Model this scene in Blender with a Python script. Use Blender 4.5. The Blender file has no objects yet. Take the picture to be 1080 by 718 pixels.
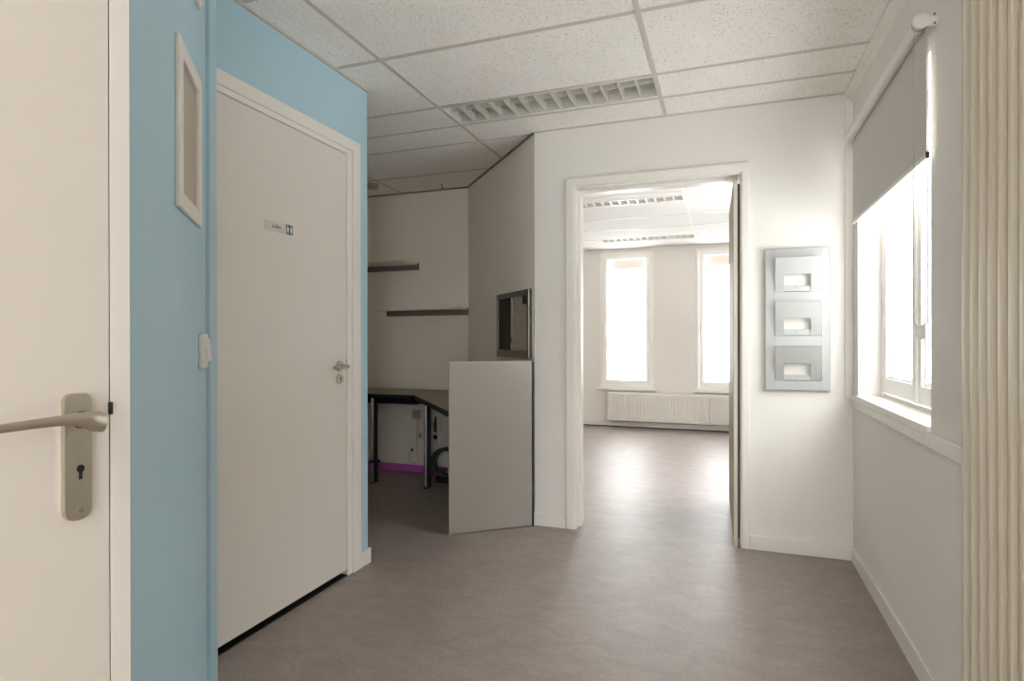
import bpy, bmesh, math, random
from mathutils import Vector, Matrix
random.seed(4)
SC = bpy.context.scene
COL = SC.collection
PI = math.pi

# ------------------------------------------------------------------ materials
def lin(c):
    return tuple(((x/255)/12.92 if x/255 <= .04045 else ((x/255+.055)/1.055)**2.4) for x in c) + (1,)

def mat(name, rgb, rough=.6, metal=0., bump=0., bscale=200., var=0., vscale=3., spec=.5, aniso=None):
    m = bpy.data.materials.new(name); m.use_nodes = True
    nt = m.node_tree; b = nt.nodes['Principled BSDF']
    b.inputs['Roughness'].default_value = rough
    b.inputs['Metallic'].default_value = metal
    b.inputs['Specular IOR Level'].default_value = spec
    c = lin(rgb)
    tc = nt.nodes.new('ShaderNodeTexCoord')
    if var > 0:
        n = nt.nodes.new('ShaderNodeTexNoise'); n.inputs['Scale'].default_value = vscale; n.inputs['Detail'].default_value = 6
        r = nt.nodes.new('ShaderNodeValToRGB')
        r.color_ramp.elements[0].position = .3; r.color_ramp.elements[1].position = .7
        r.color_ramp.elements[0].color = tuple(x*(1-var) for x in c[:3]) + (1,)
        r.color_ramp.elements[1].color = tuple(min(1, x*(1+var)) for x in c[:3]) + (1,)
        nt.links.new(tc.outputs['Object'], n.inputs['Vector'])
        nt.links.new(n.outputs['Fac'], r.inputs['Fac'])
        nt.links.new(r.outputs['Color'], b.inputs['Base Color'])
    else:
        b.inputs['Base Color'].default_value = c
    if bump > 0:
        n2 = nt.nodes.new('ShaderNodeTexNoise'); n2.inputs['Scale'].default_value = bscale; n2.inputs['Detail'].default_value = 3
        bp = nt.nodes.new('ShaderNodeBump'); bp.inputs['Strength'].default_value = bump; bp.inputs['Distance'].default_value = .002
        nt.links.new(tc.outputs['Object'], n2.inputs['Vector'])
        nt.links.new(n2.outputs['Fac'], bp.inputs['Height'])
        nt.links.new(bp.outputs['Normal'], b.inputs['Normal'])
    return m

M = {}
M['wall'] = mat('wall_paint', (227, 223, 217), .75, bump=.12, bscale=160, var=.012, vscale=2)
M['facade'] = mat('pale_render', (170, 168, 166), .8, var=.03, vscale=.6)
M['niche'] = mat('wall_paint_lifted', (242, 234, 224), .75, bump=.12, bscale=160, var=.012, vscale=2)  # lighter copy of the wall paint, making up for weak light in the niche
M['blue'] = mat('blue_paint', (173, 204, 217), .5, bump=.1, bscale=140, var=.02, vscale=2)
M['white'] = mat('white_gloss_paint', (229, 225, 218), .38, var=.008, vscale=4)
M['frame_white'] = mat('white_frame', (240, 238, 234), .32, var=.008, vscale=4)
M['door'] = mat('door_laminate', (219, 213, 205), .36, var=.01, vscale=1.5)
M['leaf_edge'] = mat('door_edge', (205, 198, 178), .5, var=.02, vscale=4)
M['leaf_shaded'] = mat('shaded_door_face', (116, 109, 94), .5, var=.02, vscale=4)  # colour darkened to carry the shade on this grazing face
M['grid'] = mat('grid_bar', (200, 193, 185), .45, var=.01)
M['steel'] = mat('brushed_nickel', (196, 188, 175), .42, 1., bump=.03, bscale=500, var=.03, vscale=20)
M['chrome'] = mat('chrome', (215, 215, 215), .12, 1., var=.01)
M['alu'] = mat('aluminium', (150, 148, 142), .38, 1., var=.03, vscale=10)
M['rack'] = mat('silver_sheet', (172, 173, 171), .42, .35, bump=.02, bscale=600, var=.015, vscale=5)
M['rack_in'] = mat('rack_back', (222, 218, 212), .6, var=.01)
M['black'] = mat('black_plastic', (22, 21, 22), .45, bump=.1, bscale=300, var=.08, vscale=20)
M['rubber'] = mat('black_hose', (30, 29, 30), .4, var=.08, vscale=20)
M['dark'] = mat('dark_profile', (124, 119, 113), .5, .1, var=.05, vscale=8)
M['shelf'] = mat('shelf_board', (236, 232, 226), .5, var=.01)
M['desktop'] = mat('desk_laminate', (150, 138, 114), .45, var=.03, vscale=30)
M['desk_edge'] = mat('desk_black_edge', (28, 25, 26), .5, var=.05, vscale=20)
M['purple'] = mat('purple_skirting', (205, 104, 198), .5, var=.03, vscale=8)
M['rad'] = mat('cream_enamel', (196, 186, 167), .4, var=.01, vscale=3)
M['radw'] = mat('white_enamel', (222, 219, 213), .4, var=.01, vscale=3)
M['fabric'] = mat('blind_fabric', (205, 201, 196), .85, bump=.25, bscale=900, var=.015, vscale=60)
M['plastic'] = mat('white_plastic', (226, 223, 218), .35, var=.01)
M['chain'] = mat('chain_bead_backlit', (176, 172, 165), .4, var=.01)  # white beads greyed to carry their backlit shade
M['grey_plastic'] = mat('grey_plastic', (178, 169, 157), .5, var=.03, vscale=20)
M['insert'] = mat('beige_insert', (172, 161, 141), .3, var=.03, vscale=5)
M['trough'] = mat('light_trough', (232, 230, 224), .3, .2, var=.01)
M['louvre'] = mat('louvre_blade', (222, 219, 212), .35, .3, var=.01)
M['tube'] = mat('lamp_tube', (240, 240, 236), .3, var=.01)
M['sign'] = mat('sign_plate', (203, 200, 190), .35, .4, var=.02, vscale=20)
M['navy'] = mat('sign_blue', (38, 62, 98), .4, var=.03, vscale=20)
M['figure'] = mat('sign_figure', (205, 215, 222), .4, var=.01)
M['ink'] = mat('sign_ink', (40, 38, 34), .5, var=.02)
M['earth'] = mat('brown_cord', (104, 66, 40), .6, var=.05, vscale=20)

def ramp(nt, els):
    r = nt.nodes.new('ShaderNodeValToRGB')
    while len(r.color_ramp.elements) < len(els): r.color_ramp.elements.new(.5)
    for e, (p, c) in zip(r.color_ramp.elements, els): e.position = p; e.color = c
    return r

def floor_mat():
    m = bpy.data.materials.new('marbled_linoleum'); m.use_nodes = True; nt = m.node_tree; b = nt.nodes['Principled BSDF']
    tc = nt.nodes.new('ShaderNodeTexCoord'); mp = nt.nodes.new('ShaderNodeMapping'); mp.inputs['Scale'].default_value = (1.0, 1.7, 1)
    n1 = nt.nodes.new('ShaderNodeTexNoise'); n1.inputs['Scale'].default_value = 7; n1.inputs['Detail'].default_value = 9; n1.inputs['Roughness'].default_value = .68; n1.inputs['Distortion'].default_value = .7
    r1 = ramp(nt, [(.28, lin((134, 121, 115))), (.5, lin((145, 132, 126))), (.74, lin((157, 144, 137)))])
    n2 = nt.nodes.new('ShaderNodeTexNoise'); n2.inputs['Scale'].default_value = 60; n2.inputs['Detail'].default_value = 4
    r2 = ramp(nt, [(.35, (.9, .9, .9, 1)), (.68, (1.09, 1.09, 1.09, 1))])
    mx = nt.nodes.new('ShaderNodeMix'); mx.data_type = 'RGBA'; mx.blend_type = 'MULTIPLY'; mx.inputs[0].default_value = 1
    n3 = nt.nodes.new('ShaderNodeTexNoise'); n3.inputs['Scale'].default_value = 3; n3.inputs['Detail'].default_value = 5
    rr = nt.nodes.new('ShaderNodeMapRange'); rr.inputs['To Min'].default_value = .4; rr.inputs['To Max'].default_value = .5
    bp = nt.nodes.new('ShaderNodeBump'); bp.inputs['Strength'].default_value = .06; bp.inputs['Distance'].default_value = .003
    L = nt.links.new
    L(tc.outputs['Object'], mp.inputs['Vector']); L(mp.outputs['Vector'], n1.inputs['Vector']); L(n1.outputs['Fac'], r1.inputs['Fac'])
    L(mp.outputs['Vector'], n2.inputs['Vector']); L(n2.outputs['Fac'], r2.inputs['Fac'])
    L(r1.outputs['Color'], mx.inputs[6]); L(r2.outputs['Color'], mx.inputs[7]); L(mx.outputs[2], b.inputs['Base Color'])
    L(tc.outputs['Object'], n3.inputs['Vector']); L(n3.outputs['Fac'], rr.inputs['Value']); L(rr.outputs['Result'], b.inputs['Roughness'])
    L(n2.outputs['Fac'], bp.inputs['Height']); L(bp.outputs['Normal'], b.inputs['Normal'])
    b.inputs['Specular IOR Level'].default_value = .7
    return m
M['floor'] = floor_mat()

def tile_mat():
    m = bpy.data.materials.new('mineral_ceiling_tile'); m.use_nodes = True; nt = m.node_tree; b = nt.nodes['Principled BSDF']
    tc = nt.nodes.new('ShaderNodeTexCoord')
    n1 = nt.nodes.new('ShaderNodeTexNoise'); n1.inputs['Scale'].default_value = 140; n1.inputs['Detail'].default_value = 2.5; n1.inputs['Distortion'].default_value = .8
    r1 = ramp(nt, [(.0, (0, 0, 0, 1)), (.345, (0, 0, 0, 1)), (.40, (1, 1, 1, 1)), (1, (1, 1, 1, 1))])
    n2 = nt.nodes.new('ShaderNodeTexNoise'); n2.inputs['Scale'].default_value = 4
    r2 = ramp(nt, [(.3, lin((243, 239, 233))), (.7, lin((247, 243, 238)))])
    mx = nt.nodes.new('ShaderNodeMix'); mx.data_type = 'RGBA'
    mx.inputs[6].default_value = lin((200, 192, 183))
    bp = nt.nodes.new('ShaderNodeBump'); bp.inputs['Strength'].default_value = .5; bp.inputs['Distance'].default_value = .003
    L = nt.links.new
    L(tc.outputs['Object'], n1.inputs['Vector']); L(n1.outputs['Fac'], r1.inputs['Fac']); L(tc.outputs['Object'], n2.inputs['Vector']); L(n2.outputs['Fac'], r2.inputs['Fac'])
    L(r1.outputs['Color'], mx.inputs[0]); L(r2.outputs['Color'], mx.inputs[7]); L(mx.outputs[2], b.inputs['Base Color'])
    L(r1.outputs['Color'], bp.inputs['Height']); L(bp.outputs['Normal'], b.inputs['Normal'])
    b.inputs['Roughness'].default_value = .9
    return m
M['tile'] = tile_mat()
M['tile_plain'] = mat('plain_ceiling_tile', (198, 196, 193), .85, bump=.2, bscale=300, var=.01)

def laminate_mat():
    m = bpy.data.materials.new('grey_woven_laminate'); m.use_nodes = True; nt = m.node_tree; b = nt.nodes['Principled BSDF']
    tc = nt.nodes.new('ShaderNodeTexCoord')
    outs = []
    for sc in ((6, 6, 420), (420, 420, 6)):
        mp = nt.nodes.new('ShaderNodeMapping'); mp.inputs['Scale'].default_value = sc
        n = nt.nodes.new('ShaderNodeTexNoise'); n.inputs['Scale'].default_value = 1; n.inputs['Detail'].default_value = 4
        nt.links.new(tc.outputs['Object'], mp.inputs['Vector']); nt.links.new(mp.outputs['Vector'], n.inputs['Vector']); outs.append(n)
    ad = nt.nodes.new('ShaderNodeMath'); ad.operation = 'ADD'
    nt.links.new(outs[0].outputs['Fac'], ad.inputs[0]); nt.links.new(outs[1].outputs['Fac'], ad.inputs[1])
    hf = nt.nodes.new('ShaderNodeMath'); hf.operation = 'MULTIPLY'; hf.inputs[1].default_value = .5
    nt.links.new(ad.outputs[0], hf.inputs[0])
    r = ramp(nt, [(.33, lin((172, 168, 161))), (.67, lin((180, 176, 169)))])
    nt.links.new(hf.outputs[0], r.inputs['Fac']); nt.links.new(r.outputs['Color'], b.inputs['Base Color'])
    b.inputs['Roughness'].default_value = .36; b.inputs['Metallic'].default_value = .45
    return m
M['laminate'] = laminate_mat()

def cork_mat(name, a, c, s):
    m = bpy.data.materials.new(name); m.use_nodes = True; nt = m.node_tree; b = nt.nodes['Principled BSDF']
    tc = nt.nodes.new('ShaderNodeTexCoord'); mp = nt.nodes.new('ShaderNodeMapping'); mp.inputs['Scale'].default_value = (1, 1, 2.2)
    n = nt.nodes.new('ShaderNodeTexNoise'); n.inputs['Scale'].default_value = s; n.inputs['Detail'].default_value = 6; n.inputs['Roughness'].default_value = .75
    r = ramp(nt, [(.36, lin(a)), (.62, lin(c))])
    nt.links.new(tc.outputs['Object'], mp.inputs['Vector']); nt.links.new(mp.outputs['Vector'], n.inputs['Vector']); nt.links.new(n.outputs['Fac'], r.inputs['Fac']); nt.links.new(r.outputs['Color'], b.inputs['Base Color'])
    b.inputs['Roughness'].default_value = .6
    return m
M['cork_dark'] = cork_mat('dark_brown_panel', (26, 18, 15), (62, 46, 38), 60)
M['cork_light'] = cork_mat('beige_cork_panel', (140, 132, 115), (196, 187, 168), 55)

def glass_mat():
    m = bpy.data.materials.new('window_glass'); m.use_nodes = True; nt = m.node_tree
    nt.nodes.remove(nt.nodes['Principled BSDF']); out = nt.nodes['Material Output']
    t = nt.nodes.new('ShaderNodeBsdfTransparent'); t.inputs['Color'].default_value = (.95, .96, .95, 1)
    g = nt.nodes.new('ShaderNodeBsdfGlossy'); g.inputs['Roughness'].default_value = .02
    lw = nt.nodes.new('ShaderNodeFresnel'); lw.inputs['IOR'].default_value = 1.45
    mx = nt.nodes.new('ShaderNodeMixShader')
    ge = nt.nodes.new('ShaderNodeNewGeometry'); iv = nt.nodes.new('ShaderNodeMath'); iv.operation = 'SUBTRACT'; iv.inputs[0].default_value = 1
    mu = nt.nodes.new('ShaderNodeMath'); mu.operation = 'MULTIPLY'     # reflect on the face that looks at the room, not inside the pane
    nt.links.new(ge.outputs['Backfacing'], iv.inputs[1]); nt.links.new(iv.outputs[0], mu.inputs[0]); nt.links.new(lw.outputs['Fac'], mu.inputs[1])
    nt.links.new(mu.outputs[0], mx.inputs['Fac']); nt.links.new(t.outputs[0], mx.inputs[1]); nt.links.new(g.outputs[0], mx.inputs[2]); nt.links.new(mx.outputs[0], out.inputs['Surface'])
    return m
M['glass'] = glass_mat()

def awning_mat():
    m = bpy.data.materials.new('pale_awning_cloth'); m.use_nodes = True; nt = m.node_tree
    nt.nodes.remove(nt.nodes['Principled BSDF']); out = nt.nodes['Material Output']
    n = nt.nodes.new('ShaderNodeTexNoise'); n.inputs['Scale'].default_value = 30
    r = ramp(nt, [(.3, lin((222, 200, 194))), (.7, lin((230, 208, 202)))])
    nt.links.new(n.outputs['Fac'], r.inputs['Fac'])
    t = nt.nodes.new('ShaderNodeBsdfTranslucent'); d = nt.nodes.new('ShaderNodeBsdfDiffuse'); mx = nt.nodes.new('ShaderNodeMixShader'); mx.inputs['Fac'].default_value = .9
    nt.links.new(r.outputs['Color'], t.inputs['Color']); nt.links.new(r.outputs['Color'], d.inputs['Color'])
    nt.links.new(t.outputs[0], mx.inputs[1]); nt.links.new(d.outputs[0], mx.inputs[2]); nt.links.new(mx.outputs[0], out.inputs['Surface'])
    return m
M['awning'] = awning_mat()

# ------------------------------------------------------------------ mesh helpers
def new(): return bmesh.new()

def box(bm, a, b, bev=0., seg=2):
    """axis box from corner a to corner b, optionally with rounded edges"""
    a = Vector(a); b = Vector(b); c = (a+b)/2; s = b-a
    r = bmesh.ops.create_cube(bm, size=1, matrix=Matrix.Translation(c) @ Matrix.Diagonal((abs(s.x), abs(s.y), abs(s.z), 1)))
    if bev > 0:
        vs = set(r['verts']); es = [e for e in bm.edges if e.verts[0] in vs and e.verts[1] in vs]
        bmesh.ops.bevel(bm, geom=es, offset=bev, segments=seg, profile=.5, affect='EDGES')

def prism(bm, pts, z0, z1, axis='z'):
    """extrude a polygon; axis z: pts are (x,y); axis x: pts are (y,z); axis y: pts are (x,z)"""
    def P(p, h):
        return {'z': (p[0], p[1], h), 'x': (h, p[0], p[1]), 'y': (p[0], h, p[1])}[axis]
    lo = [bm.verts.new(P(p, z0)) for p in pts]; hi = [bm.verts.new(P(p, z1)) for p in pts]
    n = len(pts)
    fs = [bm.faces.new(lo), bm.faces.new(hi)]
    for i in range(n): fs.append(bm.faces.new((lo[i], lo[(i+1) % n], hi[(i+1) % n], hi[i])))
    bmesh.ops.recalc_face_normals(bm, faces=fs)

def sweep(bm, pts, radii, n=12, flat=1., up=Vector((0, 0, 1)), caps=True):
    """tube along points; radii per point; flat squashes the cross-section along the side direction"""
    pts = [Vector(p) for p in pts]
    if not hasattr(radii, '__len__'): radii = [radii]*len(pts)
    rings = []
    for i, p in enumerate(pts):
        d = (pts[min(i+1, len(pts)-1)] - pts[max(i-1, 0)]).normalized()
        u = up if abs(d.dot(up)) < .95 else Vector((1, 0, 0))
        s = d.cross(u).normalized(); t = s.cross(d).normalized()
        rings.append([bm.verts.new(p + s*math.cos(2*PI*k/n)*radii[i]*flat + t*math.sin(2*PI*k/n)*radii[i]) for k in range(n)])
    fs = []
    for a, b in zip(rings, rings[1:]):
        for k in range(n): fs.append(bm.faces.new((a[k], a[(k+1) % n], b[(k+1) % n], b[k])))
    if caps: fs += [bm.faces.new(rings[0][::-1]), bm.faces.new(rings[-1])]
    bmesh.ops.recalc_face_normals(bm, faces=fs)

def cyl(bm, a, b, r, n=20): sweep(bm, [a, b], r, n)

def torus(bm, c, R, r, axis, n=40, k=10):
    c = Vector(c); axis = Vector(axis).normalized(); u = axis.orthogonal().normalized(); v = axis.cross(u)
    rings = []
    for i in range(n):
        a = 2*PI*i/n; d = u*math.cos(a)+v*math.sin(a)
        rings.append([bm.verts.new(c + d*(R+r*math.cos(2*PI*j/k)) + axis*r*math.sin(2*PI*j/k)) for j in range(k)])
    for i in range(n):
        A, B = rings[i], rings[(i+1) % n]
        for j in range(k): bm.faces.new((A[j], A[(j+1) % k], B[(j+1) % k], B[j]))
    bmesh.ops.recalc_face_normals(bm, faces=bm.faces[:])

def rounded(w, h, r, n=6, cx=0, cy=0, rt=None):
    """rounded rectangle outline; rt = radius of the two top corners"""
    out = []; rt = r if rt is None else rt
    for (sx, sy, a0, q) in ((1, -1, -90, r), (1, 1, 0, rt), (-1, 1, 90, rt), (-1, -1, 180, r)):
        for i in range(n+1):
            a = math.radians(a0+90*i/n)
            out.append((cx+sx*(w/2-q)+q*math.cos(a), cy+sy*(h/2-q)+q*math.sin(a)))
    return out

def obj(name, bm, m, parent=None, smooth=False, mx=None):
    if mx is not None: bmesh.ops.transform(bm, matrix=mx, verts=bm.verts[:])
    bmesh.ops.recalc_face_normals(bm, faces=bm.faces[:])
    me = bpy.data.meshes.new(name); bm.to_mesh(me); bm.free()
    me.materials.append(M[m] if isinstance(m, str) else m)
    if smooth:
        for p in me.polygons: p.use_smooth = True
        try: me.set_sharp_from_angle(angle=math.radians(40))
        except Exception: pass
    o = bpy.data.objects.new(name, me); COL.objects.link(o)
    if parent is not None: o.parent = parent
    return o

def struct(name, bm, m, parent=None, smooth=False):
    o = obj(name, bm, m, parent, smooth)
    o['kind'] = 'structure'
    return o

def struct_root(name, loc, rz=0, label=None):
    o = bpy.data.objects.new(name, None); COL.objects.link(o); o.location = loc; o.rotation_euler = (0, 0, rz); o.empty_display_size = .1
    o['kind'] = 'structure'
    return o

def thing(name, label, cat, loc=(0, 0, 0), rz=0, group=None):
    o = bpy.data.objects.new(name, None); COL.objects.link(o); o.location = loc; o.rotation_euler = (0, 0, rz); o.empty_display_size = .1
    o['label'] = label; o['category'] = cat
    if group: o['group'] = group
    return o

def tag(o, label, cat, group=None):
    o['label'] = label; o['category'] = cat
    if group: o['group'] = group
    return o

def copy_tree(o, parent=None):
    c = o.copy(); COL.objects.link(c); c.parent = parent
    for ch in [x for x in bpy.data.objects if x.parent == o]: copy_tree(ch, c)
    return c

# ------------------------------------------------------------------ dimensions (metres; camera over the origin, +Y down the hall)
H = 2.505          # ceiling of hall and niche
HR = 2.41          # ceiling of the room behind
XR = .642          # right wall face
YB = 3.578         # back wall face
XL = -1.786        # blue wall with the white door
YN = 4.65          # niche back wall
YF = 8.0           # far wall of the room behind
YS = -2.6          # wall behind the camera
WY0, WY1, WZ0, WZ1 = 2.309, 3.452, .893, 2.14    # hall window opening
FX = .745          # hall window frame face

# ------------------------------------------------------------------ floor
bm = new(); box(bm, (-3.5, YS-.1, -.12), (XR+.16, 8.12, 0)); struct('floor', bm, 'floor')

# ------------------------------------------------------------------ walls
def seg_wall(bm, x0, y0, x1, y1, ops, axis, z1=H):
    """box wall with openings ops = [(lo, hi, z0, z1)] measured along axis"""
    lo, hi = (y0, y1) if axis == 'y' else (x0, x1)
    def b(l, h, za, zb):
        if h-l < 1e-4 or zb-za < 1e-4: return
        if axis == 'y': box(bm, (x0, l, za), (x1, h, zb))
        else: box(bm, (l, y0, za), (h, y1, zb))
    p = lo
    for (l, h, za, zb) in sorted(ops):
        b(p, l, 0, z1); b(l, h, 0, za); b(l, h, zb, z1); p = h
    b(p, hi, 0, z1)

bm = new(); seg_wall(bm, XR, YS, XR+.16, YB, [(WY0, WY1, WZ0, WZ1), (-2.5, -1.3, .3, 2.35)], 'y'); struct('wall_right', bm, 'wall')  # the opening behind the camera is added for daylight
bm = new(); seg_wall(bm, -1.145, YB, XR+.16, YB+.2, [(-.885, .089, 0, 2.131)], 'x'); struct('wall_back', bm, 'wall')
bm = new(); seg_wall(bm, XL-.1, 1.36, XL, 2.67, [(1.62, 2.50, 0, 2.128)], 'y')
prism(bm, [(-1.603, 1.515), (-1.66, 1.46), (XL, 1.46), (XL, 1.56), (XL+.03, 1.56)], 0, H)
box(bm, (-3.4, 2.57, 0), (XL-.1, 2.67, H)); struct('wall_left', bm, 'blue')
bm = new(); box(bm, (-1.072, YS, 0), (-.972, -.115, H)); box(bm, (-1.072, -.115, 2.12), (-.972, .6975, H)); box(bm, (-1.072, .6975, 0), (-.972, .7308, H)); struct('wall_near', bm, 'wall')  # near wall, near door, diagonal wall and its fittings scaled down about the camera
# the angled blue wall, with a groove and a post at its far end
DE = Vector((-.62358586, .78175487, 0)); DN = Vector((.78175487, .62358586, 0)); D0 = Vector((-.99, .738, 0))
DA = math.atan2(DE.y, DE.x)                       # local +x runs along the wall, local -y points into the hall
MD = Matrix.Translation(D0) @ Matrix.Rotation(DA, 4, 'Z')
bm = new(); box(bm, (-.027, 0, 0), (.8073, .09, H)); box(bm, (.8073, .0108, 0), (.90, .09, H))
bmesh.ops.transform(bm, matrix=MD, verts=bm.verts[:]); struct('wall_diagonal', bm, 'blue')
bm = new(); box(bm, (.8532, -.0063, 0), (.9882, .09, H), .003); bmesh.ops.transform(bm, matrix=MD, verts=bm.verts[:]); struct('trim_1', bm, 'blue')
# niche
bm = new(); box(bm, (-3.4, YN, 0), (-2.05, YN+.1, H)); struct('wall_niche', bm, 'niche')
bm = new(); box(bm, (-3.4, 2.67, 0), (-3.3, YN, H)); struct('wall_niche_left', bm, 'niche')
bm = new(); box(bm, (-3.4, YS, 0), (-3.3, 2.57, H)); struct('wall_leak_screen', bm, 'wall')  # added out of view, keeps sky light from leaking round the doors
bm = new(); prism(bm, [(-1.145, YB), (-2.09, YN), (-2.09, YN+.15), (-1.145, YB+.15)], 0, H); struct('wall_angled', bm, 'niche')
# room behind
bm = new(); box(bm, (-2.4, YN+.1, 0), (-2.3, YF, HR)); struct('wall_rear_left', bm, 'wall')
bm = new(); seg_wall(bm, XR, YB+.2, XR+.16, YF, [(4.4, 5.7, .9, 2.1)], 'y', HR); struct('wall_rear_right', bm, 'wall')  # unseen opening, added to light this room
RW = [(-1.61, -.902), (-.355, .353)]
bm = new(); seg_wall(bm, -2.4, YF, XR+.16, YF+.12, [(a, b, .53, 2.36) for a, b in RW], 'x', HR); struct('wall_rear', bm, 'wall')
# pale house front, added to hold back sky light from the hall window
bm = new(); box(bm, (8.0, -14, -.5), (8.3, 30, 5.2)); struct('wall_sky_screen', bm, 'facade')
# wall behind the camera, with an opening added to let in daylight
bm = new(); seg_wall(bm, -3.4, YS-.1, XR+.16, YS, [(-.98, -.4, .2, 2.35)], 'x'); struct('wall_entry', bm, 'wall')

# ------------------------------------------------------------------ ceilings: tiles laid in a bar grid
def ceiling(name, xs, ys, z, m, holes, gname, cut=None):
    bm = new(); g = new()
    for x0, x1 in zip(xs, xs[1:]):
        for y0, y1 in zip(ys, ys[1:]):
            if any(a < (x0+x1)/2 < b and c < (y0+y1)/2 < d for a, b, c, d in holes): continue
            box(bm, (x0, y0, z), (x1, y1, z+.02))
    for x in xs[1:-1]: box(g, (x-.0105, ys[0], z-.0035), (x+.0105, ys[-1], z+.006))
    for y in ys[1:-1]: box(g, (xs[0], y-.0105, z-.003), (xs[-1], y+.0105, z+.005))
    if cut:
        for q in (bm, g):
            bmesh.ops.bisect_plane(q, geom=q.verts[:]+q.edges[:]+q.faces[:], plane_co=cut[0], plane_no=cut[1], clear_outer=True)
    struct(name, bm, m); struct(gname, g, 'grid')
ceiling('ceiling', [-3.4, -2.731, -1.531, -.331, XR+.2], [YS-.1, -1.8, -1.2, -.6, 0, .6, 1.2, 1.8, 2.4, 3.0, 3.3, 3.6, 4.2, YN+.1], H, 'tile', [(-1.53, -.332, 3.0, 3.3)], 'trim_2')
ceiling('ceiling_rear', [-2.4, -1.455, -.335, XR+.16], [YB+.2, 4.45, 5.05, 5.2, 5.4, 6.0, 6.6, 7.18, 7.42, YF+.12], HR, 'tile_plain', [(-1.45, -.34, 5.2, 5.4), (-1.45, -.34, 7.18, 7.42)], 'trim_3', ((-1.145, YB+.08, 0), (-1.072, -.945, 0)))
# backing over the angled strip where the two ceilings meet
# cornice and corner strip on the right wall, wall angles
bm = new(); prism(bm, [(XR, H-.002), (.602, H-.002), (.602, H-.012), (.612, H-.018), (.622, H-.034), (.632, H-.042), (XR, H-.046)], YS, YB, 'y'); struct('trim_4', bm, 'white')
bm = new(); box(bm, (.603, YB-.012, .865), (XR, YB, H-.046), .003); struct('trim_5', bm, 'white')
bm = new(); box(bm, (XL, 1.73, H-.012), (XL+.014, 2.67, H-.0005)); box(bm, (-1.14, YB-.014, H-.006), (.6, YB, H-.0005)); struct('trim_6', bm, 'grid')
bm = new(); box(bm, (-3.3, YN-.012, H-.010), (-2.09, YN, H-.0005)); prism(bm, [(-1.145, YB), (-2.09, YN), (-2.102, YN-.006), (-1.157, YB-.009)], H-.010, H-.0005); struct('trim_9', bm, 'alu')  # niche wall angles in a darker metal that stands in for shadow gaps

# ------------------------------------------------------------------ baseboards
def bb(bm, a, b, z=.08): box(bm, (*a, 0), (*b, z), .003)
bm = new(); bb(bm, (-1.15, YB-.013), (-.94, YB)); bb(bm, (.127, YB-.013), (XR, YB)); struct('baseboard_back', bm, 'white')
bm = new(); bb(bm, (XR-.013, YS), (XR, YB-.013)); struct('baseboard_right', bm, 'white')
bm = new(); bb(bm, (XL, 2.594), (XL+.013, 2.683)); bb(bm, (-3.3, 2.67), (XL, 2.683)); struct('baseboard_left', bm, 'white')
bm = new(); bb(bm, (-3.3, YN-.012), (-2.1, YN), .066); struct('baseboard_niche', bm, 'purple')
bm = new(); bb(bm, (-2.3, YF-.012), (XR, YF), .075); struct('baseboard_rear', bm, 'radw')
bm = new(); box(bm, (-2.3, YF-.02, 0), (XR, YF-.012, .012)); struct('trim_8', bm, 'desk_edge')

# ------------------------------------------------------------------ door 1: the near door on the left, edge of the frame in view
d = struct_root('door_1', (-.972, .6975, 0))
bm = new(); box(bm, (-.04, -.795, .012), (0, -.0013, 2.11), .001); obj('leaf', bm, 'door', d)
bm = new(); box(bm, (-.06, 0.0, 0), (.0005, .0351, 2.17), .0006); box(bm, (-.06, -.835, 0), (.0005, -.8, 2.17), .0006); box(bm, (-.06, -.8, 2.118), (.0005, 0, 2.17), .0006); box(bm, (-.09, -.80, 0), (-.061, .004, 2.13)); box(bm, (-.0615, -.80, 0), (-.0405, -.785, 2.13)); box(bm, (-.0615, -.014, 0), (-.0405, .004, 2.13)); box(bm, (-.0615, -.80, 2.10), (-.0405, .004, 2.13)); obj('frame', bm, 'white', d)  # frame, with an added panel behind the leaf that blocks sky light
bm = new(); prism(bm, rounded(.0414, .2, .0171, 6, 0, 0, .0126), 0, .0099, 'x')
h = obj('handle', bm, 'steel', d, True, Matrix.Translation((.0, -.0576, 0.9985)))
h['label'] = 'brushed nickel lever handle on a long plate'
bm = new()
pts = []; rad = []
for t, (x, y, z, r) in [(0, (0.0099, -0.054, 1.057, 0.009)), (1, (0.0324, -0.0522, 1.0561, 0.0095)), (2, (0.045, -0.0468, 1.0525, 0.0117)), (3, (0.0522, -0.0495, 1.0539, 0.0149)), (4, (0.0544, -0.0603, 1.057, 0.0158)), (5, (0.0544, -0.0747, 1.0611, 0.0131)), (6, (0.0544, -0.09, 1.0638, 0.0103)), (7, (0.0544, -0.117, 1.0651, 0.0077)), (8, (0.0544, -0.153, 1.0647, 0.0065)), (9, (0.054, -0.2025, 1.0633, 0.0063)), (10, (0.0536, -0.2115, 1.0629, 0.0045))]:
    pts.append((x, y, z)); rad.append(r)
sweep(bm, pts, rad, 18, .5); obj('lever', bm, 'steel', h, True)
bm = new(); cyl(bm, (0.0099, -0.054, 1.057), (0.0135, -0.054, 1.057), .0135); obj('collar', bm, 'black', h, True)
bm = new(); cyl(bm, (0.0095, -0.0549, 0.9796), (0.0106, -0.0549, 0.9796), .006); box(bm, (0.0095, -0.0578, 0.9625), (0.0106, -0.052, 0.9778), .0005); obj('keyhole', bm, 'black', h)
bm = new(); cyl(bm, (0.0095, -0.0549, 0.9139), (0.0113, -0.0549, 0.9139), .004); obj('screw', bm, 'chrome', h)
bm = new(); box(bm, (-0.0036, -0.0036, 1.0588), (0.004, 0.0027, 1.0795), .001); obj('latch', bm, 'black', d)

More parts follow.
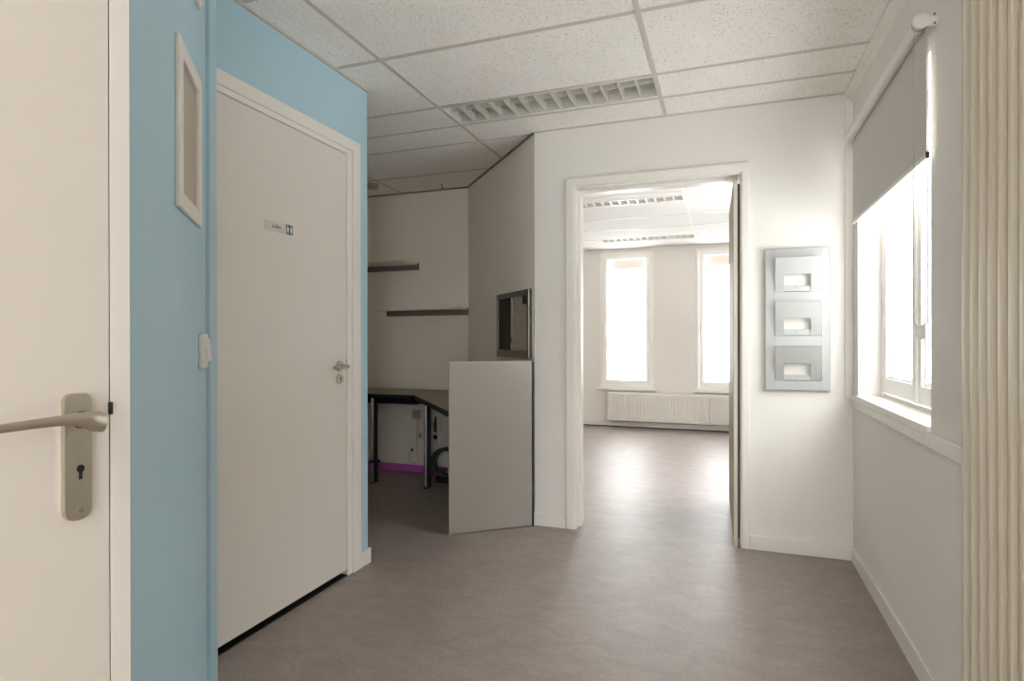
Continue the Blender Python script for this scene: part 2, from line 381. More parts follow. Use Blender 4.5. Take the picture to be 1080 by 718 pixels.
# ------------------------------------------------------------------ door 2: white toilet door in the blue wall
d = struct_root('door_2', (XL, 2.487, 0))
bm = new(); box(bm, (-.04, -.862, .03), (0.0, -.0025, 2.112), .001); obj('leaf', bm, 'door', d)
bm = new()
for (a, b) in (((-.05, .0, 0), (.006, .041, 2.145)), ((.0, .041, 0), (.014, .105, 2.195))): box(bm, a, b, .003)
box(bm, (-.05, -.862, 2.115), (.006, .0, 2.145), .003); box(bm, (0, -.92, 2.139), (.014, .041, 2.195), .003); box(bm, (-.05, -.90, 0), (.006, -.864, 2.145), .003)
obj('frame', bm, 'white', d)
bm = new(); box(bm, (-.095, -.865, 0.0005), (.001, .0, .006)); obj('gap_shade', bm, 'black', d)  # black strip that paints the shade in the gap under the leaf
bm = new(); box(bm, (-.11, -.88, 0.0), (-.096, .013, 2.14)); box(bm, (-.11, -.88, 0.0), (-.041, -.864, 2.14)); obj('leak_panel', bm, 'black', d)  # added black backing that stops light leaking past the leaf
bm = new(); cyl(bm, (.0, -.060, 1.054), (.009, -.060, 1.054), .026, 28); h = obj('handle', bm, 'steel', d, True); h['label'] = 'round nickel lever handle with keyhole rosette'
bm = new(); sweep(bm, [(.009, -.060, 1.054), (.045, -.060, 1.054), (.056, -.066, 1.054), (.058, -.08, 1.054), (.058, -.172, 1.053)], [.009, .009, .0092, .0092, .0088], 14); obj('lever', bm, 'steel', h, True)
bm = new(); cyl(bm, (.0, -.060, .990), (.009, -.060, .990), .026, 28); e = obj('escutcheon', bm, 'steel', d, True)
bm = new(); cyl(bm, (.0088, -.060, .996), (.0095, -.060, .996), .006); box(bm, (.0088, -.0635, .978), (.0095, -.0565, .995)); obj('keyhole', bm, 'black', e)
bm = new(); box(bm, (-.004, -.006, 1.068), (.004, .001, 1.09)); obj('latch', bm, 'steel', d)

# sign on the toilet door
s = thing('toilet_sign', 'small silver sign reading toilet with blue pictogram on the tall white door', 'sign', (XL, 1.933, 1.641))
bm = new(); box(bm, (0, 0, 0), (.003, .121, .042), .0008); obj('plate', bm, 'sign', s)
bm = new(); box(bm, (0, .121, 0), (.003, .163, .042), .0008); p = obj('pictogram', bm, 'navy', s)
bm = new()
for y0 in (.1315, .1525):
    w = .0062
    box(bm, (.003, y0-w, .012), (.0036, y0+w, .030)); cyl(bm, (.003, y0, .035), (.0036, y0, .035), .004, 14); box(bm, (.003, y0-.004, .004), (.0036, y0-.0008, .013)); box(bm, (.003, y0+.0008, .004), (.0036, y0+.004, .013))
obj('figures', bm, 'figure', p)
cu = bpy.data.curves.new('txt', 'FONT'); cu.body = 'toilet'; cu.size = .024; cu.extrude = .0003; cu.align_x = 'CENTER'; cu.align_y = 'CENTER'
tmp = bpy.data.objects.new('txt', cu); COL.objects.link(tmp); bpy.context.view_layer.update()
me = bpy.data.meshes.new_from_object(tmp.evaluated_get(bpy.context.evaluated_depsgraph_get())); bpy.data.objects.remove(tmp); bpy.data.curves.remove(cu)
me.materials.clear(); me.materials.append(M['ink'])
me.transform(Matrix.Translation((.0033, .062, .021)) @ Matrix(((0, 0, 1, 0), (1, 0, 0, 0), (0, 1, 0, 0), (0, 0, 0, 1))))
me.name = 'lettering'; o = bpy.data.objects.new('lettering', me); COL.objects.link(o); o.parent = s

# ------------------------------------------------------------------ door 3: opening to the room behind, leaf swung away
d = struct_root('door_3', (0, YB, 0))
bm = new()
box(bm, (-.936, -.014, 0), (-.885, 0, 2.183), .003); box(bm, (.087, -.014, 0), (.126, 0, 2.183), .003); box(bm, (-.936, -.0145, 2.131), (.126, 0, 2.183), .003)
obj('casing', bm, 'white', d)
bm = new()
box(bm, (-.885, .0, 0), (-.875, .2, 2.131)); box(bm, (-.885, .06, 0), (-.858, .11, 2.131), .003)
box(bm, (-.875, .0, 2.121), (.079, .2, 2.131)); box(bm, (-.86, .06, 2.105), (.066, .11, 2.122), .003)
box(bm, (.079, .0, 0), (.089, .2, 2.131)); obj('jamb', bm, 'white', d)
bm = new(); box(bm, (.0435, .0, 0), (.0655, .045, 2.09), .003); obj('door_post', bm, 'leaf_edge', d)
bm = new(); box(bm, (-.036, 0, .03), (0, .86, 2.085), .002); lf = obj('leaf', bm, 'leaf_shaded', d)
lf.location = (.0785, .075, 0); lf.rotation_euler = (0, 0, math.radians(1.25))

# ------------------------------------------------------------------ hall window (right)
w = struct_root('window_1', (FX, WY0, WZ0))
WW = WY1-WY0; WH = WZ1-WZ0
bm = new()   # outer frame
box(bm, (0, WW-.012, 0), (.05, WW, WH), .002); box(bm, (0, 0, 0), (.05, .012, WH), .002); box(bm, (0, .0121, WH-.03), (.05, WW-.0121, WH), .002); box(bm, (0.012, .0121, -.01), (.05, WW-.0121, .0139), .002)
obj('window_frame', bm, 'frame_white', w)
def ring(bm, x0, x1, y0, y1, z0, z1, wd, wb, wt, bev):
    box(bm, (x0, y0, z0), (x1, y0+wd, z1), bev); box(bm, (x0, y1-wd, z0), (x1, y1, z1), bev)
    box(bm, (x0+.0004, y0+wd-.004, z0), (x1, y1-wd+.004, z0+wb), bev); box(bm, (x0+.0004, y0+wd-.004, z1-wt), (x1, y1-wd+.004, z1), bev)
def sash(y0, y1):
    bm = new()
    zb, zt = .022, WH-.032
    ring(bm, .004, .046, y0, y1, zb, zt, .062, .075, .06, .003)
    ring(bm, .016, .0455, y0+.06, y1-.06, zb+.073, zt-.058, .012, .012, .012, .002)
    ring(bm, .026, .045, y0+.07, y1-.07, zb+.083, zt-.068, .009, .009, .009, .001)
    o = obj('sash', bm, 'frame_white', w)
    g = new(); box(g, (.036, y0+.07, zb+.08), (.039, y1-.07, zt-.065)); obj('pane', g, 'glass', o)
sash(.0135, WW/2-.001); sash(WW/2+.001, WW-.0135)
bm = new(); box(bm, (-.004, WW/2-.022, .02), (.01, WW/2+.022, WH-.035), .004); obj('meeting_bead', bm, 'frame_white', w)
bm = new(); box(bm, (-(FX-XR)-.014, .0, -.0305), (.01, WW, -.0005), .004); box(bm, (-(FX-XR)-.014, 0, -.068), (-(FX-XR), WW+.126, -.030), .003); box(bm, (-(FX-XR)-.014, WW, -.0305), (-(FX-XR), WW+.126, -.006), .003); obj('window_sill', bm, 'white', w)
bm = new(); box(bm, (XR-.013, .9, .825), (XR, WY0-.001, .873), .003); struct('trim_7', bm, 'white')

# windows out of view, added to light the hall and the room behind
def added_window(name, loc, rz, w_, h_, n):
    r = struct_root(name, loc, rz)
    bm = new()
    for a in (0, w_-.05): box(bm, (a, 0, 0), (a+.05, .07, h_), .003)
    box(bm, (0, 0, 0), (w_, .07, .05), .003); box(bm, (0, 0, h_-.05), (w_, .07, h_), .003)
    for k in range(1, n): box(bm, (k*w_/n-.035, 0, .05), (k*w_/n+.035, .07, h_-.05), .003)
    obj('window_frame', bm, 'frame_white', r)
    return r
added_window('window_4', (XR+.13, 4.4, .9), PI/2, 1.3, 1.2, 2)
added_window('window_5', (-.98, YS-.09, .2), 0, .58, 2.15, 1)
added_window('window_6', (XR+.13, -2.5, .3), PI/2, 1.2, 2.05, 2)

# far windows
def rear_window(k, x0, x1):
    r = struct_root('window_%d' % k, (x0, YF, .53))
    W_, H_ = x1-x0, 1.83
    bm = new()
    def yring(bm, y0, y1, x0, x1, z0, z1, wd, wb, wt, bev):
        box(bm, (x0, y0, z0), (x0+wd, y1, z1), bev); box(bm, (x1-wd, y0, z0), (x1, y1, z1), bev)
        box(bm, (x0+wd-.004, y0+.0004, z0), (x1-wd+.004, y1, z0+wb), bev); box(bm, (x0+wd-.004, y0+.0004, z1-wt), (x1-wd+.004, y1, z1), bev)
    yring(bm, -.014, .07, 0, W_, 0, H_, .033, .033, .033, .003)
    obj('window_frame', bm, 'frame_white', r)
    bm = new()
    yring(bm, -.024, .05, .036, W_-.036, .036, H_-.036, .056, .068, .056, .004)
    s_ = obj('sash', bm, 'frame_white', r)
    g = new(); box(g, (.085, .02, .1), (W_-.085, .024, H_-.085)); obj('pane', g, 'glass', s_)
    bm = new(); box(bm, (.046, -.028, .77), (.072, -.022, .86), .002); sweep(bm, [(.059, -.028, .84), (.059, -.05, .84), (.059, -.055, .83), (.059, -.055, .735)], .009, 10)
    obj('window_handle', bm, 'plastic', s_, True)
    bm = new(); box(bm, (-.03, -.07, -.03), (W_+.03, .0, 0), .004); obj('window_sill', bm, 'white', r)
    bm = new(); box(bm, (.05, .10, 1.62), (W_-.05, .104, H_-.02)); obj('sunscreen', bm, 'awning', r)
for k, (a, b) in enumerate(RW[:2]): rear_window(k+2, a, b)

# ------------------------------------------------------------------ roller blind with bead chain
rb = thing('roller_blind', 'grey roller blind half lowered over the window beside the ribbed radiator', 'blind', (.597, 2.24, 2.213))
bm = new(); cyl(bm, (0, .018, 0), (0, 1.213, 0), .0225, 28); obj('roller_tube', bm, 'plastic', rb, True)
bm = new(); box(bm, (.0185, .02, -.43), (.0203, 1.19, .002)); obj('fabric', bm, 'fabric', rb)
bm = new(); box(bm, (.0145, .012, -.442), (.0235, 1.192, -.424), .003); bar = obj('bottom_bar', bm, 'plastic', rb, True)
bm = new(); box(bm, (.0135, .006, -.444), (.0245, .0125, -.422), .003); obj('end_cap', bm, 'black', bar)
for y0, y1 in ((0, .016), (1.215, 1.228)):
    bm = new(); cyl(bm, (0, y0+.001, 0), (0, y1-.001, 0), .0242, 28); box(bm, (0, y0+.003, -.019), (.0445, y1-.003, .019), .003); box(bm, (.041, y0-.004, -.022), (.045, y1+.006, .022), .001)
    br = obj('bracket', bm, 'plastic', rb, True)
    if y0 == 0:
        b2 = new(); torus(b2, (0, .017, -.003), .0232, .0016, (0, 1, 0), 32, 8); obj('drive_ring', b2, 'dark', br)
        for z in (-.014, .014):
            b2 = new(); cyl(b2, (.036, y0-.0045, z), (.036, y0+.004, z), .003, 10); obj('screw', b2, 'dark', br)
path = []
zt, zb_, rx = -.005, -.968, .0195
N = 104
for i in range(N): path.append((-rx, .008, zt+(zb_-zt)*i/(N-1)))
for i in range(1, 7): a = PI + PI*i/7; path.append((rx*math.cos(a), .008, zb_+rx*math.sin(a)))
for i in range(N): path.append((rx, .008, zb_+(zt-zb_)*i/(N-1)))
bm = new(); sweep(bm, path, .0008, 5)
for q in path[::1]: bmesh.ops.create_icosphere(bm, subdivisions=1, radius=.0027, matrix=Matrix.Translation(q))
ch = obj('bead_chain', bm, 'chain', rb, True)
bm = new(); box(bm, (-.012, .0, -1.03), (.012, .016, -.982), .004); obj('chain_weight', bm, 'plastic', ch, True)

# ------------------------------------------------------------------ tall ribbed radiator on the right wall
rt = thing('vertical_radiator', 'tall cream radiator with vertical ribs on the wall beside the blind', 'radiator', (XR, .62, .1))
HT = 2.2; L = 1.092
bm = new(); box(bm, (-.088, 0, 0), (-.076, L, HT), .003); obj('front_panel', bm, 'rad', rt)
NR = 22
for k in range(NR):
    y = L-.0165-k*.0492
    bm = new(); prism(bm, [(-.0875, y-.011), (-.0875, y+.011), (-.104, y+.0095), (-.1065, y+.006), (-.1065, y-.006), (-.104, y-.0095)], 0.03, HT-.03, 'z')
    obj('rib', bm, 'rad', rt)
for y in (L, -.004):
    bm = new(); box(bm, (-.086, y, 0), (-.02, y+.004, HT), .001); obj('side_panel', bm, 'rad', rt)
bm = new(); box(bm, (-.076, .0, HT), (-.02, L, HT+.004)); obj('top_grille', bm, 'rad', rt)
for y in (.2, L-.2):
    for z in (.25, HT-.25):
        bm = new(); box(bm, (-.078, y-.02, z-.03), (-.0015, y+.02, z+.03), .002); obj('wall_bracket', bm, 'rad', rt)

# ------------------------------------------------------------------ panel radiator in the room behind
rd = thing('panel_radiator', 'low white ribbed radiator on the far wall below the windows', 'radiator', (-1.49, YF, .1))
RL, RH = 1.95, .375
bm = new(); box(bm, (0, -.125, 0), (RL, -.115, RH), .003)
k = 0
x = .045
while x < RL-.04:
    prism(bm, [(x-.012, -.1245), (x+.012, -.1245), (x+.007, -.133), (x-.007, -.133)], .035, RH-.035, 'z'); x += .0333
obj('front_panel', bm, 'radw', rd)
bm = new(); box(bm, (0, -.035, 0), (RL, -.025, RH), .003); obj('back_panel', bm, 'radw', rd)
bm = new()
for i in range(60): box(bm, (.02+i*RL/60.5, -.115, RH-.004), (.02+i*RL/60.5+.03, -.035, RH-.001))
box(bm, (0, -.118, RH-.003), (RL, -.11, RH)); box(bm, (0, -.04, RH-.003), (RL, -.03, RH)); obj('top_grille', bm, 'radw', rd)
for x in (-.002, RL):
    bm = new(); box(bm, (x, -.12, 0), (x+.002, -.025, RH)); obj('side_panel', bm, 'radw', rd)
for x in (.3, RL/2, RL-.3):
    bm = new(); box(bm, (x-.015, -.03, .05), (x+.015, -.0015, RH-.05)); obj('wall_bracket', bm, 'radw', rd)

# ------------------------------------------------------------------ ceiling louvre lights
def luminaire(label, x0, x1, y0, y1, z, cells, grp):
    t = thing('louvre_light', label, 'ceiling light', ((x0+x1)/2, (y0+y1)/2, z), 0, grp)
    w_, d_ = (x1-x0)-.026, (y1-y0)-.026; hw, hd = w_/2, d_/2
    bm = new()      # housing: open trough
    box(bm, (-hw, -hd, .085), (hw, hd, .09)); box(bm, (-hw-.004, -hd, -.001), (-hw, hd, .09)); box(bm, (hw, -hd, -.001), (hw+.004, hd, .09)); box(bm, (-hw-.004, -hd-.004, -.001), (hw+.004, -hd, .09)); box(bm, (-hw-.004, hd, -.001), (hw+.004, hd+.004, .09))
    obj('housing', bm, 'trough', t)
    for s_ in (-1, 1):
        bm = new(); cyl(bm, (-hw+.02, s_*hd*.5, .064), (hw-.02, s_*hd*.5, .064), .013, 12); obj('lamp_tube', bm, 'tube', t, True)
        bm = new(); prism(bm, [(s_*hd, .0), (s_*hd*.86, .0), (s_*hd*.94, .05), (s_*hd, .05)], -hw, hw, 'x'); obj('reflector', bm, 'trough', t)
    bm = new(); prism(bm, [(-.003, .022), (.003, .022), (.008, .046), (-.008, .046)], -hw, hw, 'x'); obj('spine', bm, 'louvre', t)
    for k in range(1, cells):
        x = -hw+w_*k/cells
        bm = new(); prism(bm, [(x-.0035, .0), (x+.0035, .0), (x+.0018, .048), (x-.0018, .048)], -hd*.96, hd*.96, 'y'); obj('blade', bm, 'louvre', t)
    return t
G = 'recessed louvre lights'
luminaire('louvred fluorescent light set in the hall ceiling above the doorway', -1.531, -.331, 3.0, 3.3, H, 13, G)
luminaire('louvred light in the further room ceiling, nearer the doorway', -1.455, -.335, 5.2, 5.4, HR, 14, G)
luminaire('louvred light in the further room ceiling, close to the far windows', -1.455, -.335, 7.18, 7.42, HR, 14, G)

# ------------------------------------------------------------------ frames and switch on the angled blue wall (local x along the wall, -y into the hall)
def wall_frame(label, s0, z0, w_, h_, mem, dep):
    q = D0+DE*s0
    t = thing('picture_frame', label, 'frame', (q.x, q.y, z0), DA, 'white frames on the blue wall')
    bm = new()
    for (a, b, c, e) in ((0, mem, 0, h_), (w_-mem, w_, 0, h_), (mem, w_-mem, 0, mem), (mem, w_-mem, h_-mem, h_)): box(bm, (a, 0.0, c), (b, -dep, e), .003)
    obj('frame', bm, 'white', t)
    bm = new(); box(bm, (mem-.002, 0, mem-.002), (w_-mem+.002, -.003, h_-mem+.002)); obj('insert', bm, 'insert', t)
wall_frame('white frame with plain beige insert on the blue wall above the switch', 0.3933, 1.5043, 0.2925, 0.4167, 0.0414, 0.0113)
wall_frame('upper white frame whose lower corner shows at the top of the blue wall', 0.396, 2.1271, 0.288, 0.198, 0.0414, 0.0113)
q = D0+DE*.6858
t = thing('light_switch', 'white rocker light switch on the narrow blue wall', 'switch', (q.x, q.y, 1.1011), DA)
bm = new(); box(bm, (0, 0, 0), (.0747, -.014, .1), .0036); obj('switch_plate', bm, 'plastic', t)
bm = new(); prism(bm, [(-.0135, .0216), (-.0257, .0216), (-.0194, .0864), (-.0135, .0864)], .009, .0657, 'x'); obj('rocker', bm, 'plastic', t)

# ------------------------------------------------------------------ wall literature rack
r = thing('literature_rack', 'silver metal leaflet rack with three pockets on the wall right of the doorway', 'rack', (.2085, YB, .903))
RWd, RHt, TH = .3225, .779, .014
px0, px1 = .0475, .281
pz = [.052, .298, .538]; ph = .19
bm = new()
zs = [0]
for z in pz: zs += [z, z+ph]
zs.append(RHt)
box(bm, (0, -.024, 0), (px0, -.022, RHt), .0006); box(bm, (px1, -.024, 0), (RWd, -.022, RHt), .0006)
for a, b in zip(zs[0::2], zs[1::2]): box(bm, (px0, -.024, a), (px1, -.022, b), .0006)
for (a, b) in (((0, -.024, 0), (.002, 0, RHt)), ((RWd-.002, -.024, 0), (RWd, 0, RHt)), ((0, -.024, 0), (RWd, 0, .002)), ((0, -.024, RHt-.002), (RWd, 0, RHt))): box(bm, a, b)
obj('face_plate', bm, 'rack', r)
bm = new(); box(bm, (.002, -.002, .002), (RWd-.002, 0, RHt-.002)); obj('wall_mount_plate', bm, 'rack_in', r)
tilt = math.radians(10)
for z in pz:
    bm = new(); w_ = px1-px0-.004; cx0, cx1 = .0445, .178; ch_ = .098
    for (a, b, c, e) in ((0, cx0, 0, ph), (cx1, w_, 0, ph), (cx0, cx1, ch_, ph)): box(bm, (a, -.0008, c), (b, .0008, e), .0003)
    o = obj('pocket', bm, 'rack', r); o.location = (px0+.002, -.0232, z+.001); o.rotation_euler = (tilt, 0, 0)
    bm = new(); box(bm, (.0+px0+.02, -.022, z+.004), (px1-.03, -.003, z+.006)); box(bm, (px0+.02, -.0225, z+.004), (px1-.03, -.021, z+.034))
    l = obj('ledge', bm, 'rack', r)
    bm = new(); cyl(bm, (px0+.112, -.0228, z+.022), (px0+.112, -.0215, z+.022), .0032, 10); obj('rivet', bm, 'dark', l)

# ------------------------------------------------------------------ counter panel and corner desk in the niche
P0 = Vector((-1.566, 3.209, 0)); P1 = Vector((-1.153, 3.540, 0)); pd = (P1-P0); PA = math.atan2(pd.y, pd.x); PLn = pd.length
t = thing('counter_panel', 'grey upright counter panel standing between the niche and the doorway', 'panel', P0, PA)
bm = new(); box(bm, (0, 0, .010), (PLn, .022, 1.044)); obj('board', bm, 'laminate', t)
bm = new(); box(bm, (-.001, -.001, 1.044), (PLn, .023, 1.049), .001); box(bm, (-.003, -.0005, .0), (0.0, .0225, 1.044), .0005); obj('edge_band', bm, 'grid', t)
bm = new(); box(bm, (0, -.0005, 0), (PLn, .0225, .010), .001); obj('foot_rail', bm, 'alu', t)
bm = new(); box(bm, (PLn, .002, 0), (PLn+.012, .02, 1.04)); obj('end_profile', bm, 'black', t)

pn = Vector((-pd.y, pd.x, 0)).normalized()
A = P0+pn*.026+pd*.02; B = P1+pn*.03-pd*.02
dk = thing('corner_desk', 'brown corner desk with black edge and chrome legs inside the niche', 'desk', (-2.3, 4.15, 0))
off = Vector((-2.3, 4.15))
def DL(p): return (p[0]+2.3, p[1]-4.15)
poly = [(-3.28, YN-.004), (-3.28, 4.135), (-2.36, 4.135), (-2.31, 4.115), (A.x, A.y), (B.x-.01, B.y), (-2.105, YN-.004)]
bm = new(); prism(bm, [DL(p) for p in poly], .722, .742); obj('desktop', bm, 'desktop', dk)
bm = new()
front = [(-3.28, 4.135), (-2.36, 4.135), (-2.31, 4.115), (A.x, A.y)]
for a, b in zip(front, front[1:]):
    a2, b2 = Vector(DL(a)), Vector(DL(b)); e = (b2-a2).normalized(); n_ = Vector((e.y, -e.x))*.003
    prism(bm, [tuple(a2), tuple(b2), tuple(b2+n_), tuple(a2+n_)], .706, .7405)
prism(bm, [DL(p) for p in [(-3.27, YN-.01), (-3.27, 4.139), (-2.36, 4.139), (-2.305, 4.118), (A.x-.004, A.y+.006), (B.x-.03, B.y), (-2.12, YN-.01)]], .706, .722)
obj('edge', bm, 'desk_edge', dk)
for (x, y) in ((-2.243, 4.165), (-2.735, 4.165)):
    bm = new(); cyl(bm, (x+2.3, y-4.15, .0), (x+2.3, y-4.15, .706), .017, 20); lg = obj('leg', bm, 'chrome', dk, True)
    bm = new(); box(bm, (x+2.3+.014, y-4.15-.012, .012), (x+2.3+.036, y-4.15+.02, .706), .004); obj('cable_duct', bm, 'black', lg)
    bm = new(); cyl(bm, (x+2.3, y-4.15, .0), (x+2.3, y-4.15, .012), .021, 20); obj('foot', bm, 'black', lg, True)
    if x < -2.5:
        bm = new(); box(bm, (x+2.3-.02, y-4.15-.02, .17), (x+2.3+.055, y-4.15+.03, .195), .006); obj('clamp', bm, 'black', lg)
bm = new()
for i in range(34): box(bm, (-.95+i*.0255, .13, .655), (-.946+i*.0255, .133, .706))
for z in (.655, .672, .69): box(bm, (-.95, .128, z), (-.09, .132, z+.004))
for i in range(34): box(bm, (-.95+i*.0255, .13, .653), (-.946+i*.0255, .26, .656))
box(bm, (-.95, .256, .65), (-.09, .26, .706)); box(bm, (-.95, .13, .648), (-.09, .26, .651))
obj('cable_tray', bm, 'black', dk)

# hose coil leaning under the desk
bm = new(); torus(bm, (-2.145, 4.30, .185), .107, .014, (.35, -1, .12), 48, 12); torus(bm, (-2.13, 4.333, .187), .107, .014, (.35, -1, .2), 48, 12)
sweep(bm, [(-2.05, 4.29, .11), (-1.98, 4.26, .04), (-1.9, 4.2, .0145), (-1.75, 4.05, .0145)], .014, 12)
tag(obj('hose_coil', bm, 'rubber', None, True), 'black ribbed hose coiled under the desk beside the counter panel', 'hose')
bm = new(); prism(bm, rounded(.3, .22, .02, 5, -2.12, 4.47), 0, .055); prism(bm, rounded(.27, .19, .02, 5, -2.12, 4.47), .055, .066)  # black slab put where the deep shade of the desk falls
bx_ = obj('shade_slab', bm, 'black'); tag(bx_, 'low black slab standing in for the shade under the desk behind the hose', 'slab')

# sockets, adapter
def socket(label, x, z, m, mi):
    t = thing('wall_socket', label, 'socket', (x, YN, z), 0, 'sockets under the desk')
    bm = new(); prism(bm, rounded(.082, .082, .008), -.012, 0, 'y'); obj('cover', bm, m, t)
    bm = new(); cyl(bm, (0, -.0125, 0), (0, -.0115, 0), .021, 20); obj('recess', bm, mi, t, True)
    bm = new(); cyl(bm, (-.0095, -.0135, 0), (-.0095, -.012, 0), .0028, 8); cyl(bm, (.0095, -.0135, 0), (.0095, -.012, 0), .0028, 8); obj('contacts', bm, 'dark', t)
socket('white wall socket under the desk beside the dangling adapter cable', -2.555, .33, 'plastic', 'grey_plastic')
socket('wall socket with dark centre under the desk, just above the black hose', -2.405, .325, 'plastic', 'black')
t = thing('power_adapter', 'grey power adapter on the wall under the desk with dangling cable', 'adapter', (-2.585, YN, .52))
bm = new(); box(bm, (-.036, -.045, -.038), (.036, 0, .038), .006); obj('housing', bm, 'grey_plastic', t)
bm = new(); sweep(bm, [(.01, -.03, -.038), (.016, -.03, -.09), (.005, -.026, -.17), (-.004, -.024, -.26), (.0, -.022, -.33), (.022, -.022, -.38), (.02, -.022, -.42), (-.02, -.022, -.438), (-.07, -.022, -.43), (-.086, -.022, -.39), (-.07, -.022, -.345), (-.05, -.022, -.322)], .0032, 8); cb = obj('cable', bm, 'grey_plastic', t, True)
bm = new(); box(bm, (-.054, -.03, -.33), (-.038, -.014, -.308), .003); obj('plug', bm, 'black', cb)
bm = new(); sweep(bm, [(-2.405, YN-.012, .37), (-2.405, YN-.016, .44), (-2.40, YN-.014, .49), (-2.402, YN-.012, .51)], [.018, .017, .01, .004], 10, .5); tag(obj('cable_guide', bm, 'earth', None, True), 'brown cable guide on the wall above the dark socket', 'cable')

# shelves on the niche wall
def shelf(label, x0, x1, z, fx0, fx1, fy, rx0, rx1):
    t = thing('wall_shelf', label, 'shelf', ((x0+x1)/2, YN, z), 0, 'shelves on the niche wall')
    cx = (x0+x1)/2
    bm = new(); prism(bm, [(x0-cx, 0), (x1-cx, 0), (fx1-cx, fy-YN), (fx0-cx, fy-YN)], 0, .016); obj('board', bm, 'shelf', t)
    bm = new(); box(bm, (rx0-cx, -.022, -.045), (rx1-cx, 0, 0), .002); rl = obj('rail', bm, 'dark', t)
    bm = new(); box(bm, (rx0-cx+.01, -.026, -.03), (rx1-cx-.01, -.0215, -.018), .001); obj('rail_lip', bm, 'dark', rl)
    bm = new(); box(bm, (rx1-cx, -.024, -.047), (rx1-cx+.003, 0, .018), .0005); obj('end_cap', bm, 'dark', rl)
shelf('upper grey wall shelf, running behind the blue wall corner', -3.25, -2.572, 1.85, -3.25, -2.572, 4.335, -3.25, -2.572)
shelf('lower grey wall shelf ending at the angled wall', -2.91, -2.09, 1.441, -2.91, -2.09, 4.43, -2.895, -2.092)
# the lower shelf meets the angled wall, so its front corner follows it

# notice board on the angled wall
E0 = Vector((-1.145, YB, 0)); ED = Vector((-2.09+1.145, YN-YB, 0)).normalized()
q = E0+ED*((Vector((-1.579, 4.07, 0))-E0).length); ln = (Vector((-1.579, 4.07, 0))-Vector((-1.174, 3.611, 0))).length
EA = math.atan2(-ED.y, -ED.x)             # local +x runs towards the hall, local -y into the niche
t = thing('notice_board', 'metal framed board with dark brown and beige panels above the counter panel', 'notice board', (q.x, q.y, 1.06), EA)
BH = .452; f_ = .035
bm = new()
for (a, b, c, e) in ((0, f_*.8, 0, BH), (ln-f_*1.2, ln, 0, BH), (0, ln, 0, .05), (0, ln, BH-.035, BH)): box(bm, (a, -.022, c), (b, 0, e), .002)
obj('frame', bm, 'alu', t)
bm = new(); box(bm, (.02, -.012, .03), (.285, 0, BH-.02)); obj('dark_panel', bm, 'cork_dark', t)
bm = new(); box(bm, (.285, -.010, .03), (ln-.03, 0, BH-.02)); obj('beige_panel', bm, 'cork_light', t)
bm = new(); box(bm, (.277, -.018, .03), (.297, -.004, BH-.02), .002); dv = obj('divider', bm, 'alu', t)
bm = new(); box(bm, (ln-.014, -.025, 0), (ln, 0, BH), .003); obj('edge_strip', bm, 'alu', t)
bm = new(); box(bm, (ln-.092, -.030, BH-.095), (ln-.045, -.01, BH-.04), .003); obj('lock', bm, 'black', t)
bm = new(); box(bm, (.28, -.026, .1), (.30, -.016, .135), .003); obj('clasp', bm, 'black', dv)

# ceiling fittings in the niche
t = thing('smoke_detector', 'round smoke detector on the niche ceiling next to the blue wall corner', 'smoke detector', (-2.82, 4.285, H))
bm = new(); sweep(bm, [(0, 0, -.0005), (0, 0, -.018), (0, 0, -.036), (0, 0, -.044)], [.055, .055, .043, .02], 28, 1.); obj('housing', bm, 'grey_plastic', t, True)
bm = new(); torus(bm, (0, 0, -.03), .046, .003, (0, 0, 1), 28, 8); obj('vent_ring', bm, 'dark', t)
t = thing('ceiling_hook', 'tiny dark hook in the niche ceiling above the shelves', 'hook', (-2.267, 4.5, H))
bm = new(); cyl(bm, (0, 0, 0), (0, 0, -.008), .011, 14); obj('base', bm, 'grey_plastic', t)
bm = new(); sweep(bm, [(0, 0, -.008), (0, 0, -.024), (.008, 0, -.034), (.014, 0, -.026)], .0035, 8); obj('hook', bm, 'black', t, True)

# ------------------------------------------------------------------ daylight
wd = bpy.data.worlds.new('overcast_sky'); SC.world = wd; wd.use_nodes = True
bg = wd.node_tree.nodes['Background']; bg.inputs['Color'].default_value = (.955, .977, 1.0, 1); bg.inputs['Strength'].default_value = 13.0

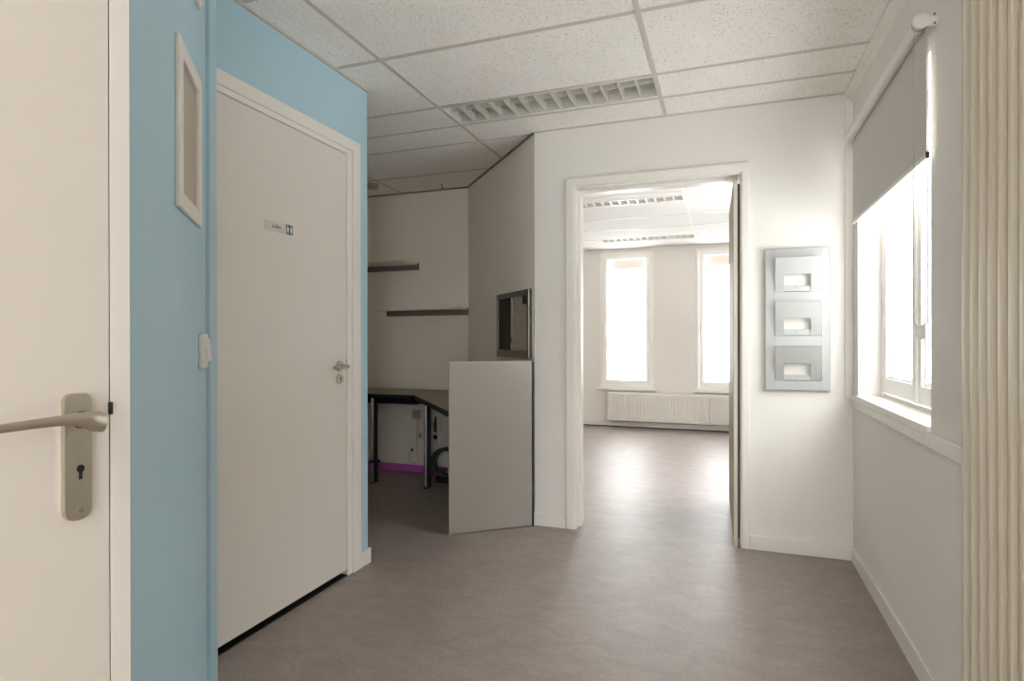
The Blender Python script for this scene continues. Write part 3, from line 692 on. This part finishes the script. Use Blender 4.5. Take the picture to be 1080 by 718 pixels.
# sampling portals in the window openings (they emit nothing; they steer the sky sampling through the panes)
def portal(c, rot, w_, h_):
    l = bpy.data.lights.new('window_portal', 'AREA'); l.shape = 'RECTANGLE'; l.size = w_; l.size_y = h_; l.cycles.is_portal = True
    o = bpy.data.objects.new('window_portal', l); COL.objects.link(o); o.location = c; o.rotation_euler = rot
ROT_R = Vector((-1, 0, 0)).to_track_quat('-Z', 'Z').to_euler()
portal((XR+.165, (WY0+WY1)/2, (WZ0+WZ1)/2), ROT_R, WY1-WY0, WZ1-WZ0)
portal((XR+.165, -1.9, 1.325), ROT_R, 1.2, 2.05)
portal((XR+.165, 5.05, 1.5), ROT_R, 1.3, 1.2)
for a, b in RW: portal(((a+b)/2, YF+.125, 1.445), Vector((0, -1, 0)).to_track_quat('-Z', 'Z').to_euler(), b-a, 1.83)
portal((-.69, YS-.105, 1.275), Vector((0, 1, 0)).to_track_quat('-Z', 'Z').to_euler(), .58, 2.15)

# ------------------------------------------------------------------ camera
cam = bpy.data.cameras.new('camera'); co = bpy.data.objects.new('camera', cam); COL.objects.link(co)
cam.sensor_fit = 'HORIZONTAL'; cam.sensor_width = 36; cam.lens = 619.77/1080*36; cam.clip_start = .02; cam.clip_end = 200
co.location = (0, 0, 1.1831)
yaw, pit, rol = math.radians(19.9586), math.radians(-.085), math.radians(-.0804)
Fv = Vector((-math.sin(yaw)*math.cos(pit), math.cos(yaw)*math.cos(pit), math.sin(pit))); Rv = Vector((math.cos(yaw), math.sin(yaw), 0)); Uv = Rv.cross(Fv)
R2 = Rv*math.cos(rol)+Uv*math.sin(rol); U2 = -Rv*math.sin(rol)+Uv*math.cos(rol)
co.rotation_euler = Matrix((R2, U2, -Fv)).transposed().to_euler()
SC.camera = co

SC.view_settings.view_transform = 'Standard'; SC.view_settings.look = 'None'; SC.view_settings.gamma = 1; SC.view_settings.use_curve_mapping = False
SC.view_settings.exposure = 0.1
cy = SC.cycles
cy.use_denoising = True; cy.max_bounces = 14; cy.diffuse_bounces = 8; cy.glossy_bounces = 5; cy.transparent_max_bounces = 12; cy.sample_clamp_indirect = 8
